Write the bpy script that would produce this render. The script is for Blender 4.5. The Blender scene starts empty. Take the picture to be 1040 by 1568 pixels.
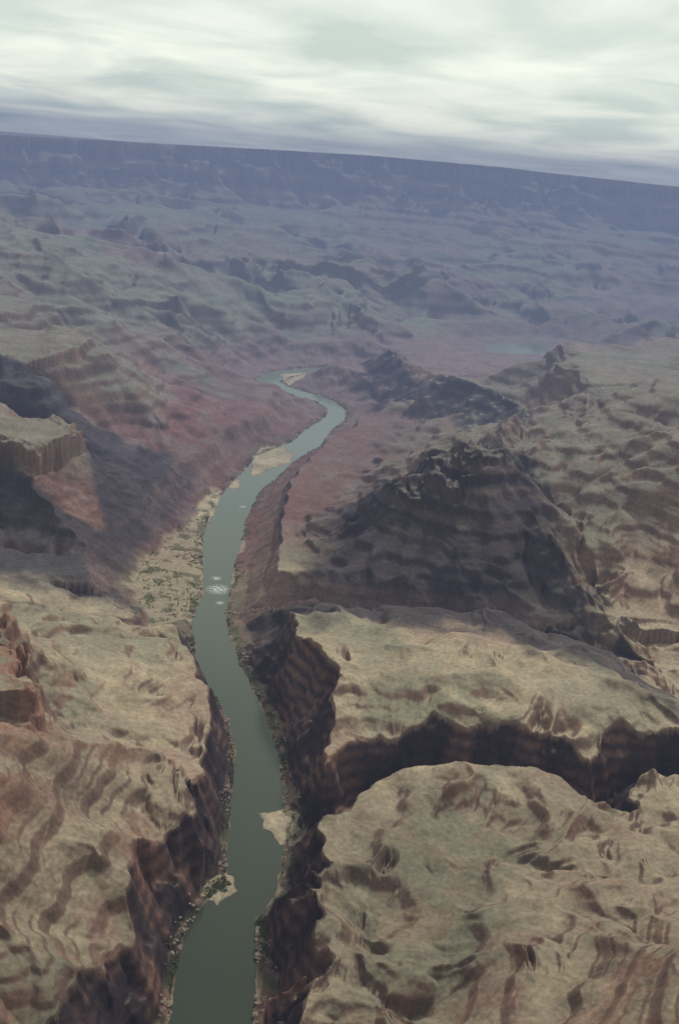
import bpy, math
import numpy as np
from mathutils import Matrix, Vector
f4=np.float32
sc=bpy.context.scene
sc.view_settings.view_transform='Standard'; sc.view_settings.look='None'; sc.view_settings.exposure=0
# ---------------- camera: 1000 m above the river, 19.5 deg down, banked 4.67 deg (units are metres)
a=math.radians(4.67); p=math.radians(19.5)
R=Vector((1,0,0)); F=Vector((0,math.cos(p),-math.sin(p))); U=Vector((0,math.sin(p),math.cos(p)))
cr=R*math.cos(a)+U*math.sin(a); cu=-R*math.sin(a)+U*math.cos(a)
cam=bpy.data.cameras.new('camera'); co=bpy.data.objects.new('camera',cam); sc.collection.objects.link(co)
co.matrix_world=Matrix(((cr.x,cu.x,-F.x,0),(cr.y,cu.y,-F.y,0),(cr.z,cu.z,-F.z,1000.0),(0,0,0,1)))
sc.camera=co
cam.sensor_fit='VERTICAL'; cam.sensor_height=36; cam.lens=35.0; cam.clip_start=1; cam.clip_end=4e5
# ---------------- survey data (x east, y north, z / half width, metres)
RIV=[(-260,300,50),(-180,600,50),(-130,800,50),(-105,929,49),(-109,998,53),(-113,1066,48),(-109,1115,41),(-83,1157,33),(-84,1213,40),(-87,1288,44),(-94,1354,43),(-100,1424,41),(-112,1521,37),(-142,1626,35),(-185,1742,39),(-225,1817,46),(-242,1901,40),(-273,2023,37),(-278,2166,29),(-294,2324,38),(-309,2504,51),(-320,2711,53),(-307,2958,50),(-267,3142,58),(-241,3317,66),(-143,3542,52),(-110,3740,45),(-51,3946,40),(-45,4105,35),(-96,4244,42),(-202,4346,48),(-319,4437,50),(-383,4568,55),(-336,4738,60),(-233,4859,55),(-91,4966,50),(20,5000,35)]
CP=np.array([(-205,838,112),(-313,805,170),(-248,953,130),(-357,938,225),(-203,1037,112),(-210,1160,120),(-304,1073,175),(-211,1322,120),(-319,1230,170),(-405,1079,260),(-209,1499,110),(-335,1510,130),(-443,1420,170),(-513,1384,230),(-344,1784,80),(-509,1812,110),(-673,1831,130),(-676,2091,80),(-467,2099,30),(-410,2368,8),(-375,2092,8),(-532,2178,40),(-410,2675,25),(-589,3002,70),(-753,3361,140),(-398,3291,25),(-556,3560,60),(-333,3754,30),(-565,4112,90),(-309,4066,10),(-835,3722,200),(-998,4200,260),(-767,4829,180),(-454,4929,60),(-319,5318,70),(-125,4935,20),(72,5018,20),(-206,2512,25),(-181,2270,15),(-130,2673,50),(-58,3190,60),(70,3590,80),(-57,2341,50),(-42,4235,50),(173,4002,120),(190,4835,130),(287,4294,180),(423,3871,170),(630,3518,170),(386,2671,250),(240,3192,130),(136,2321,110),(45,2195,50),(-92,2158,20),(259,2202,100),(608,2457,190),(539,2120,110),(703,2231,110),(666,2054,70),(698,1755,60),(770,2273,150),(878,2540,330),(756,3082,290),(817,3405,330),(943,4402,300),(1350,4153,350),(848,2360,210),(-42,1685,150),(120,1776,155),(270,1736,160),(417,1645,165),(539,1604,165),(613,1533,160),(28,1447,125),(114,1405,122),(278,1460,140),(432,1416,145),(568,1368,140),(231,1568,150),(70,1550,145),(112,1263,110),(108,1130,120),(25,1007,110),(208,1282,140),(284,1126,140),(493,1127,160),(336,974,170),(374,786,260),(179,937,140),(-4,836,110),(224,774,200),(338,691,300),(13,920,110),(-1382,3879,330),(-1611,4544,420),(-1371,4735,420),(-1223,3857,270),(-1214,4840,330),(-902,5033,300),(-889,6897,330),(-239,7311,300),(815,8641,260),(236,7091,180),(-184,6143,180),(676,6798,120),(1397,7109,90),(1840,6244,170),(2042,9259,300),(3011,9764,330),(928,5928,2),(277,5562,150),(-520,5514,200),(-1418,8757,450),(-1851,5244,560),(1285,14380,380),(3986,14349,420),(-348,9836,420)],float)
MESA={
'A1':(260,90,[(-1395,2629),(-991,2755),(-855,2739),(-754,2697),(-599,2322),(-663,2321),(-756,2363),(-874,2419),(-1302,2445)]),
'A2':(290,60,[(-1538,2918),(-1084,3024),(-981,3085),(-894,3070),(-930,2921),(-1040,2897),(-1423,2689)]),
'A3':(335,60,[(-1803,3450),(-1142,3602),(-946,3627),(-876,3492),(-978,3288),(-1102,3081),(-1523,2896)]),
'A4':(385,60,[(-1997,3844),(-1438,4047),(-1295,4098),(-1187,4002),(-1235,3748),(-1297,3643),(-1754,3363)]),
'A5':(430,60,[(-2359,4569),(-1896,4826),(-1611,4909),(-1481,4696),(-1656,4351),(-2080,4016)]),
'A6':(320,60,[(-1205,4931),(-943,5108),(-856,4779),(-1086,4566)]),
'DM':(330,100,[(-594,7065),(39,7200),(595,7118),(300,6827),(-129,6737),(-469,6715)]),
'BU':(336,34,[(286,2475),(353,2546),(409,2487),(409,2438),(337,2393),(278,2411)]),
'B2':(290,60,[(210,2517),(304,2607),(461,2590),(461,2470),(347,2356),(263,2307),(202,2371)]),
'B3':(232,55,[(130,2485),(200,2520),(227,2391),(190,2306),(127,2366)]),
'RC':(270,60,[(-589,1428),(-527,1428),(-505,1408),(-474,1346),(-419,1254),(-428,1224),(-506,1211)]),
'PR':(345,40,[(914,4211),(1193,4393),(1472,4560),(2461,5036),(1807,3603),(1165,3523),(974,3504),(799,3328),(823,3679)]),
}
PK=(361,2523,318)
RDG=[PK,(602,3389,240),(540,3624,245),(410,3806,245),(276,4139,225),(154,4740,170)]
CREST=[([PK,(124,2390,250),(33,2347,170),(-39,2270,80)],.62),
([PK,(278,2404,215),(211,2261,140)],.7),
([PK,(445,2457,265),(487,2260,215),(545,2105,150),(625,1962,95),(679,1697,70)],.75),
(RDG,.65),
([PK,(240,2903,190),(69,2914,110)],.6),
([(602,3389,235),(736,3295,280),(811,3379,335)],.7),
([(788,3269,335),(691,2742,255),(691,2432,170)],.5),
([(1030,3358,335),(902,2769,265),(780,2331,180),(747,2162,110)],.5)]
BAR={
'I1':[(-316,3277),(-300,3447),(-232,3484),(-185,3396),(-182,3291),(-242,3197),(-296,3095)],
'I2':[(-336,4733),(-222,4826),(-207,4677),(-285,4473)],
'I3':[(-425,2769),(-406,2878),(-373,2925),(-363,2815),(-363,2643),(-396,2652)],
'I4':[(-368,2992),(-335,3063),(-321,2984),(-351,2943)],
'I5':[(-86,1345),(-46,1368),(-23,1345),(-21,1312),(-49,1277),(-77,1305)],
'I6':[(-155,1182),(-124,1196),(-102,1165),(-125,1136),(-149,1142)]}
DELTA=np.array([(-390,2927),(-376,2582),(-307,2192),(-315,2010),(-376,1949),(-480,2157),(-461,2369),(-428,2569)],float)
R2=np.array([(810,6084),(1226,6400),(1183,5980),(953,5700),(768,5640)],float)
SIDE=[(-12,1267),(17,1287),(56,1351),(120,1383),(207,1417),(270,1399),(334,1389),(411,1347),(435,1306),(489,1393),(595,1407),(766,1403)]
RAV=[(-234,2054),(-130,2056),(-11,2062),(167,2044),(373,2032),(533,1950),(679,1858),(761,1692)]
BASALT_SHADE=[(-3,2526),(141,2709),(349,2765),(476,2707),(527,2448),(560,2034),(601,1845),(624,1563),(329,1795),(121,1832),(-118,1848),(-156,1959),(-51,2094)]
W=lambda l: np.array(l,float)
# ---------------- grid
S=0.9
nd=int(1300*S)
th=np.radians(np.concatenate([np.linspace(-180,-62,40),np.linspace(-60,-29,50),np.linspace(-28,28,nd),np.linspace(29,60,50),np.linspace(62,178,40)]))
def lg(r0,r1,q): n=int(math.log(r1/r0)/q); return list(r0*np.exp(np.arange(n)*math.log(r1/r0)/n))
rr=np.array([1.]+lg(60,640,0.05)+lg(640,3200,0.0018/S)+lg(3200,14500,0.0025/S)+lg(14500,150000,0.06)+[150000])
NR,NT=len(rr),len(th)
TH=np.broadcast_to(th[None,:],(NR,NT)).astype(f4); RR=np.broadcast_to(rr[:,None],(NR,NT)).astype(f4)
ST,CT=np.sin(TH),np.cos(TH)
X=RR*ST; Y=RR*CT
dR=np.gradient(rr).astype(f4)[:,None]; dT=np.gradient(th).astype(f4)[None,:]
rng=np.random.default_rng(7)
ang=rng.uniform(0,2*np.pi,256); GX=np.cos(ang).astype(f4); GY=np.sin(ang).astype(f4)
u32=np.uint32
def hsh(xi,yi,seed):
    with np.errstate(over='ignore'):
        h=xi.astype(u32)*u32(374761393)+u32((seed*2246822519)&0xffffffff)
        h=(h^(h>>u32(15)))*u32(2246822519)
        h=(h^(h>>u32(13)))+yi.astype(u32)*u32(3266489917)
        h=(h^(h>>u32(16)))*u32(668265263)
        h=(h^(h>>u32(13)))*u32(1274126177)
        return h^(h>>u32(16))
def noise(x,y,lam,seed=0):
    x=x/lam; y=y/lam
    xf=np.floor(x); yf=np.floor(y); xi=xf.astype(np.int64); yi=yf.astype(np.int64); fx=(x-xf).astype(f4); fy=(y-yf).astype(f4)
    u=fx*fx*fx*(fx*(fx*6-15)+10); v=fy*fy*fy*(fy*(fy*6-15)+10)
    def g(i,j):
        k=hsh(xi+i,yi+j,seed)&u32(255)
        return GX[k]*(fx-i)+GY[k]*(fy-j)
    a0=g(0,0);a1=g(1,0);b0=g(0,1);b1=g(1,1)
    t=a0+u*(a1-a0); b=b0+u*(b1-b0)
    return (1.4*(t+v*(b-t))).astype(f4)
def fbm(x,y,lam,n,seed=0,gain=.5):
    o=0;am=1
    for i in range(n):
        o=o+am*noise(x,y,lam,seed+i*17); lam=lam/2.03; am*=gain
    return o
def ss(a,b,x):
    t=np.clip((x-a)/(b-a),0,1); return t*t*(3-2*t)
def grads(h):
    hr=np.gradient(h,axis=0)/dR; ht=np.gradient(h,axis=1)/dT/RR
    return hr*ST+ht*CT, hr*CT-ht*ST
def blur(h,k):
    for ax in (0,1):
        pad=[(0,0),(0,0)]; pad[ax]=(k,k); q=np.pad(h,pad,mode='edge'); n=h.shape[ax]; o=np.zeros_like(h)
        for i in range(0,2*k+1):
            o+=q[i:i+n] if ax==0 else q[:,i:i+n]
        h=o/(2*k+1)
    return h
def gully(x,y,dx,dy,lam,seed):
    x=x/lam;y=y/lam
    xf=np.floor(x); yf=np.floor(y); xi=xf.astype(np.int64); yi=yf.astype(np.int64); fx=(x-xf).astype(f4); fy=(y-yf).astype(f4)
    va=np.zeros_like(fx); wt=np.zeros_like(fx)
    for i in (-1,0,1):
        for j in (-1,0,1):
            k=hsh(xi+i,yi+j,seed)
            jx=(k&u32(1023)).astype(f4)/1023; jy=((k>>u32(10))&u32(1023)).astype(f4)/1023
            px=fx-i-jx; py=fy-j-jy
            w=np.exp(-(px*px+py*py)*2.5)
            va+=np.cos((px*dx+py*dy)*6.2832*(.8+.4*((k>>u32(20))&u32(255)).astype(f4)/255))*w; wt+=w
    return va/wt
def pdist(l,x,y,vals=None):
    best=np.full(x.shape,1e12,f4); bv=np.zeros(x.shape,f4); side=np.zeros(x.shape,f4)
    for k in range(len(l)-1):
        ax,ay=l[k][0],l[k][1]; bx,by=l[k+1][0],l[k+1][1]; ex,ey=bx-ax,by-ay
        t=np.clip(((x-ax)*ex+(y-ay)*ey)/(ex*ex+ey*ey),0,1)
        d=(x-ax-t*ex)**2+(y-ay-t*ey)**2
        m=d<best; best=np.where(m,d,best)
        if vals is not None: bv=np.where(m,vals[k]+t*(vals[k+1]-vals[k]),bv)
        side=np.where(m,np.sign((x-ax)*ey-(y-ay)*ex),side)
    return np.sqrt(best),bv,side
def psdf(poly,x,y):
    n=len(poly); d=np.full(x.shape,1e12); ins=np.zeros(x.shape,bool)
    for k in range(n):
        ax,ay=poly[k]; bx,by=poly[(k+1)%n]; ex,ey=bx-ax,by-ay
        t=np.clip(((x-ax)*ex+(y-ay)*ey)/(ex*ex+ey*ey),0,1)
        d=np.minimum(d,(x-ax-t*ex)**2+(y-ay-t*ey)**2)
        c=((ay>y)!=(by>y))&(x<(bx-ax)*(y-ay)/((by-ay) if by!=ay else 1e-9)+ax)
        ins^=c
    return (np.where(ins,-1,1)*np.sqrt(d)).astype(f4)
# ---------------- macro relief
def rbf(TH,LR):
    q=np.stack([np.arctan2(CP[:,0],CP[:,1]),np.log(np.hypot(CP[:,0],CP[:,1]))],1)
    D=np.sqrt(((q[:,None]-q[None])**2).sum(-1)+0.02**2)
    n=len(q); A=np.zeros((n+1,n+1)); A[:n,:n]=D-np.eye(n)*0.004; A[n,:n]=1;A[:n,n]=1
    w=np.linalg.solve(A,np.append(CP[:,2],0))
    o=np.full(TH.shape,w[n],f4)
    for k in range(n): o+=f4(w[k])*np.sqrt((TH-f4(q[k,0]))**2+(LR-f4(q[k,1]))**2+f4(4e-4))
    return o
M=rbf(np.clip(TH,-.75,.75),np.log(np.clip(RR,700,14000)))
M=np.clip(M,6,620)
near=1-ss(4200,6500,Y)
calm=ss(300,1000,pdist([(990,5960),(780,4750)],X,Y)[0])
M=M*(.3+.7*calm)+ (1-calm)*6
wx=X+fbm(X,Y,400,2,91)*60*(.5+1.5*(1-near)); wy=Y+fbm(X,Y,400,2,57)*60*(.5+1.5*(1-near))
n1=fbm(wx,wy,300,3,3,.42)
bnch=1-ss(1700,2000,Y)
h=M+(n1*(20+18*(1-bnch))+(.5-np.abs(fbm(wx,wy,210,2,8)))*20-6)*ss(8,80,M)*near*(.3+.7*calm)+fbm(X,Y,1700,2,33)*60*(1-near)*calm
rg=1-np.abs(fbm(wx,wy,1300,2,71))*1.8
h+=(rg*110-50)*(1-near)*calm
md=ss(3500,4300,Y)*(1-ss(6500,7500,Y))
h+=np.clip(.45-np.abs(fbm(wx,wy,520,2,222)),0,1)*85*md*calm
warp1=fbm(X,Y,90,3,44); warp2=noise(X,Y,28,5); warpF=fbm(X,Y,430,2,46)
for pts,slp in CREST:
    d,v,_=pdist(pts,X,Y,[q[2] for q in pts])
    d=d+warp1*22; v=v+warp2*3
    h=np.maximum(h,np.minimum(h+200,v-np.clip(d,0,None)*slp-ss(0,25,d)*4))
cap_=np.zeros_like(X)
for k,(top,cl,pl) in MESA.items():
    P=W(pl); c=P.mean(0)
    far=c[1]/2300.
    m=(np.abs(X-c[0])<2500+np.ptp(P[:,0]))&(np.abs(Y-c[1])<2500)
    d=psdf(P,X[m],Y[m]); bt=k in('BU','B2','B3')
    if k=='BU': d=d+warp1[m]*12
    elif bt: d=d+warp1[m]*30+12
    elif far<1.2: d=d+warp1[m]*26+warpF[m]*20+warp2[m]*4
    else: d=d+warpF[m]*min(75*far,110)+warp1[m]*12*(far<2)
    g=top-cl*(.55*ss(0,12*far,d)+.45*ss(26*far,42*far,d))-np.clip(d-14*far,0,None)*(.62-.2*ss(100,500,d)+.12*bt)+np.clip(-d,0,60)*.04+(n1[m]*14*(far<2) if not bt else warp1[m]*3)
    if k=='DM': g=g+fbm(wx[m],wy[m],500,2,190)*30-np.clip(-d,0,400)*.12
    g=np.where(d>900,-50,g)
    h[m]=np.maximum(h[m],g)
    if bt: z_=cap_[m]; cap_[m]=np.maximum(z_,ss(8,-8,d))
# far wall
yr=np.interp(X,[-9000,-4500,-2500,0,2500,5000,9000],[8000,9300,10900,12000,12100,11600,11500]).astype(f4)
wf=fbm(X,Y,2600,3,12); wa=np.abs(fbm(X,Y,1500,3,29)); wb=np.abs(fbm(X,Y,420,2,60))
s0=yr-Y+wf*500-300
s=s0+1000*wa+wb*300
Hp=1000+np.interp(X,[-9000,-4200,-3700,-1500,0,1500,4500],[-60,-50,-42,20,55,45,-40]).astype(f4)
p1=np.interp(s,[-10,0,70,380,430,700,5000],[0,-4,-130,-200,-310,-360,-900]).astype(f4)
sb=s0-700+1500*wa+400*wb
p2=np.interp(sb,[-10,0,80,600,660,1500,3000,5000],[-330,-340,-540,-590,-670,-740,-830,-1100]).astype(f4)
hw=Hp+np.maximum(p1-ss(500,900,s)*60,p2)
hw=np.where(Y<2000,-100,hw)
wall=ss(-60,80,hw-h)
h=np.where(RR>14000,Hp,np.maximum(h,hw))
plat=(s<5)|(RR>14000)
# ---------------- drainage
dr,hwid,side=pdist(RIV,X,Y,[q[2] for q in RIV])
dr=dr-hwid
amask=ss(5,60,h)*(~plat)
hills=ss(1900,2300,Y)*(1-ss(3000,3800,Y))
def carve(h,lst,cut=True):
    for lam,am,seed,far in lst:
        gx,gy=grads(blur(h,9 if lam>200 else 6 if lam>80 else 3)); sl=np.sqrt(gx*gx+gy*gy)+1e-4
        am2=am*ss(.02,.36,sl)*amask*np.clip((lam/(RR*.0022)-8)/12,0,1)
        if cut: am2=am2*(1-.85*(ss(.7,1.3,sl) if lam<60 else ss(.9,1.7,sl)))
        if far==1: am2=am2*(1-near)
        g=gully(X,Y,-gy/sl,gx/sl,lam,seed)
        h=h+(g-.2)*am2
    return h
h=carve(h,[(1000,80,1,1),(480,42,2,1),(230,(14+5*hills)*(1-.6*ss(4800,6000,Y)),3,.9),(110,6+6*hills,4,0),(48,2.2+1.6*hills,5,0),(24,.7,6,0)])
h=np.where(RR>6000,np.minimum(h,Hp-(~plat)*2),h)
# ---------------- strata
def terr(h,P,c=.72,lo=.4):
    q=h/P; k=np.floor(q); t=q-k
    return P*(k+np.where(t<c,lo*t/c,lo+(1-lo)*ss(c,1,t)))
dip=(X*.03-Y*.012)+fbm(X,Y,500,2,83)*12
kt=.75*ss(25,60,h)*(~plat)*(.3+.7*calm)
hh=h+dip
coarse=terr(hh,74)-dip; fine=terr(hh,13,.66,.3)-dip; mid=terr(hh,34,.7,.35)-dip
farw=1-near
sn=ss(-.3,.4,fbm(X,Y,240,2,64))
h=np.where(plat,h,h+kt*(farw*(coarse-h)*(.45+.35*wall)+near*((fine-h)*.5*sn*(1-ss(2500,3500,Y))+(mid-h)*(.3+.4*(1-sn)))))
# ---------------- gorge & side canyons
dw=dr*np.where(side>0,.82,1.2)+warp1*18*ss(5,40,dr)+warp2*5*ss(3,20,dr)+noise(X,Y,11,8)*.6
gw=np.interp(dw,[0,4,16,30,38,58,68,84,200],[0,3,14,50,58,98,116,160,700]).astype(f4)
g0=gw+noise(X,Y,60,9)*5
gw=.45*g0+.55*terr(g0,21,.55,.4)
sidem=psdf(DELTA,X,Y)
gw2=np.interp(dr+warp1*12,[0,6,40,90,180,280,600],[0,2.5,10,45,200,500,3000]).astype(f4)
gw3=np.interp(dr+warp1*26,[0,6,50,130,250,450,800],[0,2.5,11,38,110,260,3000]).astype(f4)
k3=ss(3300,4000,Y); gw2=gw2*(1-k3)+gw3*k3
k=ss(1750,1950,Y)
cap=gw*(1-k)+gw2*k
hg=np.minimum(h,np.maximum(cap,0.6))
fanh=3+np.clip(dr,0,250)*.05+np.clip(sidem+warp1*18,0,None)*.55+warp2*.8
hg=np.where(sidem<300,np.minimum(hg,fanh),hg)
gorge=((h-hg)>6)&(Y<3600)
h=hg
for P,fl,w,slp in [(SIDE,(8,70),14,1.9),(RAV,(4,60),8,1.0)]:
    P=W(P); n=len(P); vals=np.linspace(fl[0],fl[1],n)
    m=(X>P[:,0].min()-500)&(X<P[:,0].max()+500)&(Y>P[:,1].min()-500)&(Y<P[:,1].max()+500)
    d,v,_=pdist(P,X[m],Y[m],vals)
    d=d+warp1[m]*18+warp2[m]*4
    c=v+np.clip(d-w,0,None)*slp+6*ss(w-4,w+6,d)
    hm=np.minimum(h[m],.45*c+.55*terr(c,22,.55,.4))
    gorge[m]|=(h[m]-hm)>6
    h[m]=hm
amask=ss(3,12,h)*gorge
h=carve(h,[(60,9,15,0),(27,2.8,16,0)],False)
amask=ss(8,30,h)*(Y>3500)*(Y<6500)*calm
h=carve(h,[(140,9,17,0)],False)
bank=ss(-6,3,dr+noise(X,Y,22,15)*4+noise(X,Y,7,16)*1.5)
h=-4+(h+4)*bank
h=np.where(dr>8,np.maximum(h,1.2),h)
bar=np.zeros_like(X)
for k_,pl in BAR.items():
    P=W(pl); c=P.mean(0); m=(np.abs(X-c[0])<300)&(np.abs(Y-c[1])<300)
    d=psdf(P,X[m],Y[m])+warp2[m]*8+noise(X[m],Y[m],9,77)*3
    b=d<2; h[m]=np.where(b,np.clip(-d*.12+.3,0,1.6)+.15,h[m]); bm=bar[m]; bm=np.maximum(bm,ss(3,-5,d)); bar[m]=bm
c=R2.mean(0); m=(np.abs(X-c[0])<1500)&(np.abs(Y-c[1])<1500)
d=psdf(R2,X[m],Y[m])+warp1[m]*12; h[m]=np.minimum(h[m],np.where(d<0,-3,1+d*.07+np.clip(d-160,0,None)*.45))
micro=noise(X,Y,13,20)*.6+noise(X,Y,6,21)*.35
h=h+micro*ss(3,30,h)*(RR<4000)*ss(0,1,1-plat*1.0)
# ---------------- colour
gx,gy=grads(h); sl=np.sqrt(gx*gx+gy*gy)
def C(*c): return np.array(c,f4)
def mix(a,b,t): return a*(1-t[...,None])+b*t[...,None]
cn=fbm(X,Y,320,4,101); cn2=fbm(X,Y,90,4,102); cn3=fbm(X,Y,1800,3,103); cn4=fbm(X,Y,30,3,104)
tan=C(.315,.25,.172); green=C(.172,.16,.112); red=C(.165,.078,.074); dark=C(.040,.029,.032); brown=C(.125,.074,.06)
mauve=C(.175,.128,.14)
col=np.broadcast_to(tan,X.shape+(3,)).copy()
col=mix(col,green,ss(-.3,.5,cn+cn2*.5)*.85)
col=mix(col,C(.225,.158,.118),ss(.0,.7,-cn+cn2*.7)*.7)
redz=ss(2100,2450,Y)*(1-ss(4200,5600,Y))
rz=redz*(1-ss(100,230,h+cn*60))
wst=ss(150,-350,X)
col=mix(col,mix(mix(np.broadcast_to(C(.145,.088,.08),col.shape),red,wst),C(.14,.10,.095),ss(-.3,.6,cn2+cn)),rz*.94)
col=mix(col,C(.15,.135,.112),redz*ss(100,230,h+cn*60)*.8)
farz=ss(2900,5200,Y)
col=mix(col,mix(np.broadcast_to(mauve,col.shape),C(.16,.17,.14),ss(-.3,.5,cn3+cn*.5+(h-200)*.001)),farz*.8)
band=np.sin((h+dip)*.11+cn*2.5)*.5+.5; band2=np.sin((h+dip)*.3+cn2*2)*.5+.5
steep=ss(.4,.95,sl)
col=mix(col,mix(np.broadcast_to(brown,col.shape),C(.165,.09,.065),band*ss(-.4,.5,cn2)),steep*.8*(1-farz*.5))
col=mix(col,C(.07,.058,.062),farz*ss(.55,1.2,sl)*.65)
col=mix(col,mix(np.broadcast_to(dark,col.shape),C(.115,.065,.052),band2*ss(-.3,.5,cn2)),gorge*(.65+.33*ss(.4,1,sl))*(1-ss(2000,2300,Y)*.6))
d=psdf(W(BASALT_SHADE),X,Y); col=mix(col,mix(np.broadcast_to(C(.038,.032,.040),col.shape),C(.07,.054,.054),ss(.2,.8,band)*ss(-.2,.5,cn)),ss(90,-40,d+cn2*60)*.91*(1-.7*cap_*ss(.7,.3,sl)))  # basalt plus cliff and cloud shade painted into the colour, caps left paler
d,_,sd=pdist(RDG[1:],X,Y); col=mix(col,C(.05,.043,.05),ss(230,120,d+cn2*70)*(sd<0)*ss(.15,.4,sl)*.87*(Y>3100))  # shaded left flank of the ridge, painted as darker rock
d=psdf(W(MESA['A1'][2]),X,Y); col=mix(col,C(.045,.04,.048),ss(440,300,d+cn2*60)*ss(6,30,d)*.88*ss(10,40,h))  # cliff shade around and below mesa A1, put into the rock colour
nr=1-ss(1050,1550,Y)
col=mix(col,C(.20,.095,.068),np.maximum(ss(150,270,h+cn*40)*(1-ss(1500,1900,Y))*.7*ss(-.5,.3,cn2+cn4*.6),nr*ss(0,.7,cn2+.3*cn)*.3))
wb_=ss(-.2,.3,np.sin(h*.034+cn3*.8)+cn*.25)
col=mix(col,mix(np.broadcast_to(C(.06,.055,.065),col.shape),C(.18,.12,.105),wb_),wall*ss(.35,.9,sl)*.85)
fan=ss(20,0,sidem+warp1*18)*(h>.5)
col=mix(col,C(.285,.235,.165),np.maximum(fan,((h<2.2)&(dr<12)&(cn2>-.2))*.7)*.7)
col=mix(col,C(.36,.30,.21),bar*.85)
vn=fbm(X,Y,40,3,140)
veg=(dr<18+cn2*16)&(dr>1)&(h<10)&(cn>-.35)
col=mix(col,C(.055,.062,.03),np.maximum(veg*ss(-.2,.2,vn),fan*ss(.2,.45,vn))*.7)
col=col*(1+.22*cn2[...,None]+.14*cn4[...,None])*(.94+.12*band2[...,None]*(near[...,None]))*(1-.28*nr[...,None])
col=np.clip(col,.012,.6)
# ---------------- mesh
verts=np.stack([X,Y,h],-1).reshape(-1,3).astype(f4)
i,j=np.meshgrid(np.arange(NR-1),np.arange(NT),indexing='ij'); j2=(j+1)%NT
q=np.stack([i*NT+j,i*NT+j2,(i+1)*NT+j2,(i+1)*NT+j],-1).reshape(-1,4)[:,::-1].astype(np.int32)
def mkmesh(name,verts,q,smooth=True):
    me=bpy.data.meshes.new(name); n=q.shape[1]
    me.vertices.add(len(verts)); me.vertices.foreach_set('co',np.ascontiguousarray(verts,f4).ravel())
    me.loops.add(q.size); me.loops.foreach_set('vertex_index',np.ascontiguousarray(q,np.int32).ravel())
    me.polygons.add(len(q)); me.polygons.foreach_set('loop_start',np.arange(0,q.size,n,dtype=np.int32))
    me.polygons.foreach_set('use_smooth',np.full(len(q),smooth))
    me.update(calc_edges=True)
    ob=bpy.data.objects.new(name,me); sc.collection.objects.link(ob); return ob
ter=mkmesh('canyon_terrain',verts,q)
at=ter.data.attributes.new('albedo','FLOAT_COLOR','POINT')
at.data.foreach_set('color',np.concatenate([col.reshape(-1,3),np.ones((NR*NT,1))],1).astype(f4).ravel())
def nodes(name):
    m=bpy.data.materials.new(name); m.use_nodes=True; nt=m.node_tree; b=nt.nodes['Principled BSDF']; return m,nt,b
def N(nt,t,**k):
    n=nt.nodes.new(t)
    for a_,v in k.items():
        if a_ in n.inputs: n.inputs[a_].default_value=v
        else: setattr(n,a_,v)
    return n
def MR(nt,src,f0,f1,t0,t1):
    n=N(nt,'ShaderNodeMapRange')
    for k_,v in zip(('From Min','From Max','To Min','To Max'),(f0,f1,t0,t1)): n.inputs[k_].default_value=v
    nt.links.new(src,n.inputs['Value']); return n.outputs['Result']
m,nt,b=nodes('canyon_rock'); L=nt.links.new
at=N(nt,'ShaderNodeAttribute',attribute_name='albedo'); geo=N(nt,'ShaderNodeNewGeometry')
n1_=N(nt,'ShaderNodeTexNoise',Scale=.13,Detail=4.0,Roughness=.65); L(geo.outputs['Position'],n1_.inputs['Vector'])
grain=MR(nt,n1_.outputs['Fac'],.3,.7,.72,1.25)
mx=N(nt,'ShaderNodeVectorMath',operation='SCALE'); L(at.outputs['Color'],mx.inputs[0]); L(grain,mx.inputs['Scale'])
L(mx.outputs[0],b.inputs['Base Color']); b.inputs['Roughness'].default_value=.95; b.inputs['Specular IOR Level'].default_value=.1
spz=N(nt,'ShaderNodeSeparateXYZ'); L(geo.outputs['Position'],spz.inputs[0])
bu=N(nt,'ShaderNodeBump',Strength=.7,Distance=2.0); L(n1_.outputs['Fac'],bu.inputs['Height']); L(MR(nt,spz.outputs['Y'],2300,5500,.7,.12),bu.inputs['Strength']); L(bu.outputs[0],b.inputs['Normal'])
ter.data.materials.append(m)
# ---------------- vegetation and boulders
lnr=np.log(rr)
def hat(x,y):
    t=np.arctan2(x,y); r=np.log(np.hypot(x,y))
    return h[np.clip(np.rint(np.interp(r,lnr,np.arange(NR))).astype(int),0,NR-1),np.clip(np.rint(np.interp(t,th,np.arange(NT))).astype(int),0,NT-1)]
def scatter(n,seed):
    g=np.random.default_rng(seed); P=np.array(RIV[3:36],float); seg=g.integers(0,len(P)-1,n); t=g.random(n)[:,None]
    c=P[seg]*(1-t)+P[seg+1]*t; d=P[seg+1,:2]-P[seg,:2]; d=d/np.linalg.norm(d,axis=1)[:,None]
    off=(c[:,2]+1+g.exponential(8,n))*g.choice([-1,1],n)
    return c[:,0]+d[:,1]*off,c[:,1]-d[:,0]*off,g
x,y,g=scatter(8000,3)
DP=DELTA; x2=g.uniform(DP[:,0].min(),DP[:,0].max(),2800); y2=g.uniform(DP[:,1].min(),DP[:,1].max(),2800)
k=psdf(DP,x2,y2)<10; x=np.append(x,x2[k]); y=np.append(y,y2[k])
z=hat(x,y); k=(z>.8)&(z<16)&(noise(x,y,75,200)+.6*noise(x,y,24,201)>.1); x,y,z=x[k],y[k],z[k]
n=len(x); s=g.uniform(.9,2.4,n); K=24
cx=g.normal(0,.45,(n,K,3)); cx[...,2]=np.abs(cx[...,2])*.9
c=np.stack([x,y,z],-1)[:,None]+cx*s[:,None,None]
tri=c[:,:,None,:]+g.normal(0,.36,(n,K,3,3))*s[:,None,None,None]
sh=mkmesh('riverside_shrubs',tri.reshape(-1,3),np.arange(n*K*3,dtype=np.int32).reshape(-1,3),False)
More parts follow.
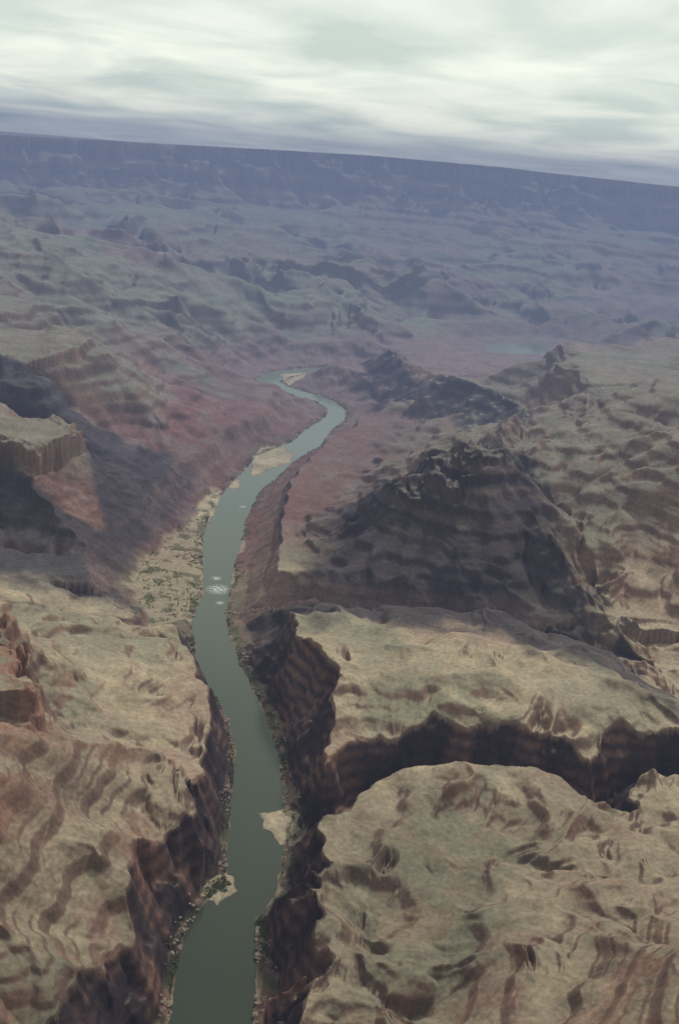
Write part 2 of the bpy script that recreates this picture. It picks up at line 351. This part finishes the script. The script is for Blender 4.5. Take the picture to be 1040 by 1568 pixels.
m,nt,b=nodes('shrub_foliage'); geo=N(nt,'ShaderNodeNewGeometry'); nn=N(nt,'ShaderNodeTexNoise',Scale=.3); nt.links.new(geo.outputs['Position'],nn.inputs['Vector'])
rm=N(nt,'ShaderNodeMix',data_type='RGBA'); rm.inputs[6].default_value=(.045,.055,.025,1); rm.inputs[7].default_value=(.12,.125,.055,1); nt.links.new(nn.outputs['Fac'],rm.inputs[0]); nt.links.new(rm.outputs[2],b.inputs['Base Color']); b.inputs['Roughness'].default_value=.9
sh.data.materials.append(m)
x,y,g=scatter(5000,9); z=hat(x,y); k=(z>-2.5)&(z<25)&(noise(x,y,70,210)>.0); x,y,z=x[k],y[k],z[k]; n=len(x)
ov=np.array([(1,0,0),(0,1,0),(-1,0,0),(0,-1,0),(0,0,.8),(.7,.7,.5),(-.7,.7,.5),(-.7,-.7,.5),(.7,-.7,.5)],f4)
of=np.array([(0,1,5),(1,2,6),(2,3,7),(3,0,8),(0,5,8),(1,6,5),(2,7,6),(3,8,7),(5,6,4),(6,7,4),(7,8,4),(8,5,4)],np.int32)
s=g.uniform(.8,1,n)*g.exponential(1.3,n).clip(.5,5)
vv=np.stack([x,y,z-.3],-1)[:,None]+ov[None]*s[:,None,None]*(1+g.normal(0,.22,(n,9,3)))
bo=mkmesh('boulders',vv.reshape(-1,3),(of[None]+np.arange(n)[:,None,None]*9).reshape(-1,3),False)
m,nt,b=nodes('boulder_rock'); geo=N(nt,'ShaderNodeNewGeometry'); nn=N(nt,'ShaderNodeTexNoise',Scale=.2); nt.links.new(geo.outputs['Position'],nn.inputs['Vector'])
rm=N(nt,'ShaderNodeMix',data_type='RGBA'); rm.inputs[6].default_value=(.08,.056,.046,1); rm.inputs[7].default_value=(.26,.20,.15,1); nt.links.new(nn.outputs['Fac'],rm.inputs[0]); nt.links.new(rm.outputs[2],b.inputs['Base Color']); b.inputs['Roughness'].default_value=.9
bo.data.materials.append(m)
# ---------------- river water
wp=np.array([(-1500,-200,0),(3500,-200,0),(3500,9000,0),(-1500,9000,0)],f4)
river=mkmesh('river_water',wp,np.array([[0,1,2,3]]),False)
m,nt,b=nodes('river_water'); L=nt.links.new
geo=N(nt,'ShaderNodeNewGeometry')
nz=N(nt,'ShaderNodeTexNoise',Scale=.25,Detail=5.0,Roughness=.6); L(geo.outputs['Position'],nz.inputs['Vector'])
bu=N(nt,'ShaderNodeBump',Strength=.1,Distance=.5); L(nz.outputs['Fac'],bu.inputs['Height']); L(bu.outputs[0],b.inputs['Normal'])
fx=None
for (x0,y0,r) in [(-276,2195,34),(-290,2260,15),(-262,2120,12),(-228,2100,12),(-290,2800,12)]:
    vm=N(nt,'ShaderNodeVectorMath',operation='DISTANCE'); L(geo.outputs['Position'],vm.inputs[0]); vm.inputs[1].default_value=(x0,y0,0)
    o_=MR(nt,vm.outputs['Value'],r,r*.2,0,1)
    if fx is None: fx=o_
    else:
        mm=N(nt,'ShaderNodeMath',operation='MAXIMUM'); L(fx,mm.inputs[0]); L(o_,mm.inputs[1]); fx=mm.outputs[0]
n3=N(nt,'ShaderNodeTexNoise',Scale=.16,Detail=5.0,Roughness=.75); L(geo.outputs['Position'],n3.inputs['Vector'])
mm=N(nt,'ShaderNodeMath',operation='MULTIPLY'); L(fx,mm.inputs[0]); L(MR(nt,n3.outputs['Fac'],.44,.62,0,.95),mm.inputs[1])
sy=N(nt,'ShaderNodeSeparateXYZ'); L(geo.outputs['Position'],sy.inputs[0])
wc=N(nt,'ShaderNodeMix',data_type='RGBA'); L(MR(nt,sy.outputs['Y'],1000,3600,0,1),wc.inputs[0]); wc.inputs[6].default_value=(.030,.037,.022,1); wc.inputs[7].default_value=(.16,.185,.14,1)  # far water paler: bright reflection painted into the base colour
mc=N(nt,'ShaderNodeMix',data_type='RGBA'); L(mm.outputs[0],mc.inputs[0]); L(wc.outputs[2],mc.inputs[6]); mc.inputs[7].default_value=(.75,.77,.73,1)
L(mc.outputs[2],b.inputs['Base Color']); b.inputs['Roughness'].default_value=.1; b.inputs['IOR'].default_value=1.33
river.data.materials.append(m)
# ---------------- haze: a thin layer everywhere, a thicker one filling the main canyon
for nm,loc,dim,den in [('haze',(0,0,550),(30000,27000,1300),4e-5),('haze',(0,7850,550),(29800,11100,1280),1e-4)]:
    bpy.ops.mesh.primitive_cube_add(size=1,location=loc); hz=bpy.context.object; hz.name=nm; hz.scale=dim
    m=bpy.data.materials.new('haze'); m.use_nodes=True; nt=m.node_tree; nt.nodes.clear()
    o=nt.nodes.new('ShaderNodeOutputMaterial'); ab=N(nt,'ShaderNodeVolumeAbsorption',Color=(0,0,0,1),Density=den)
    em=N(nt,'ShaderNodeEmission',Color=(.172,.220,.345,1),Strength=den); ad=nt.nodes.new('ShaderNodeAddShader')
    nt.links.new(ab.outputs[0],ad.inputs[0]); nt.links.new(em.outputs[0],ad.inputs[1]); nt.links.new(ad.outputs[0],o.inputs['Volume'])
    hz.data.materials.append(m)
# ---------------- sun & sky
el=math.radians(44); az=math.radians(26)
sun=bpy.data.lights.new('sun','SUN'); sun.energy=3.4; sun.angle=math.radians(6); sun.color=(1,.95,.87)
so=bpy.data.objects.new('sun',sun); sc.collection.objects.link(so)
dv=Vector((math.sin(az)*math.cos(el),math.cos(az)*math.cos(el),math.sin(el))); so.rotation_euler=dv.to_track_quat('Z','Y').to_euler()
w=bpy.data.worlds.new('World'); sc.world=w; w.use_nodes=True; nt=w.node_tree; L=nt.links.new; bg=nt.nodes['Background']
sky=N(nt,'ShaderNodeTexSky',sky_type='NISHITA',sun_disc=False); sky.sun_elevation=el; sky.sun_rotation=az
tc=N(nt,'ShaderNodeTexCoord'); sp=N(nt,'ShaderNodeSeparateXYZ'); L(tc.outputs['Generated'],sp.inputs[0])
def MA(op,a_,b_=None):
    n=N(nt,'ShaderNodeMath',operation=op)
    for k_,v in ((0,a_),(1,b_)):
        if v is None: continue
        if isinstance(v,(int,float)): n.inputs[k_].default_value=v
        else: L(v,n.inputs[k_])
    return n.outputs[0]
zz=MA('ADD',MA('MAXIMUM',sp.outputs['Z'],0.0),.1)
cb=N(nt,'ShaderNodeCombineXYZ'); L(MA('DIVIDE',sp.outputs['X'],zz),cb.inputs[0]); L(MA('DIVIDE',sp.outputs['Y'],zz),cb.inputs[1])
c1=N(nt,'ShaderNodeTexNoise',Scale=1.1,Detail=5.0,Roughness=.5,Distortion=.5); L(cb.outputs[0],c1.inputs['Vector'])
cf=MR(nt,c1.outputs['Fac'],.33,.64,0,1); gr=MR(nt,sp.outputs['Z'],0,.12,0,1)
lo=N(nt,'ShaderNodeMix',data_type='RGBA'); lo.inputs[6].default_value=(.62,.73,.69,1); lo.inputs[7].default_value=(.64,.73,.66,1); L(gr,lo.inputs[0])
hi=N(nt,'ShaderNodeMix',data_type='RGBA'); hi.inputs[6].default_value=(1.2,1.22,1.05,1); hi.inputs[7].default_value=(.96,1.0,.88,1); L(gr,hi.inputs[0])
cl=N(nt,'ShaderNodeMix',data_type='RGBA'); L(cf,cl.inputs[0]); L(lo.outputs[2],cl.inputs[6]); L(hi.outputs[2],cl.inputs[7])
sm=N(nt,'ShaderNodeVectorMath',operation='SCALE'); L(sky.outputs[0],sm.inputs[0]); sm.inputs['Scale'].default_value=.1
fm=N(nt,'ShaderNodeMix',data_type='RGBA'); fm.inputs[0].default_value=.92; L(sm.outputs[0],fm.inputs[6]); L(cl.outputs[2],fm.inputs[7])
L(fm.outputs[2],bg.inputs['Color']); bg.inputs['Strength'].default_value=1.0
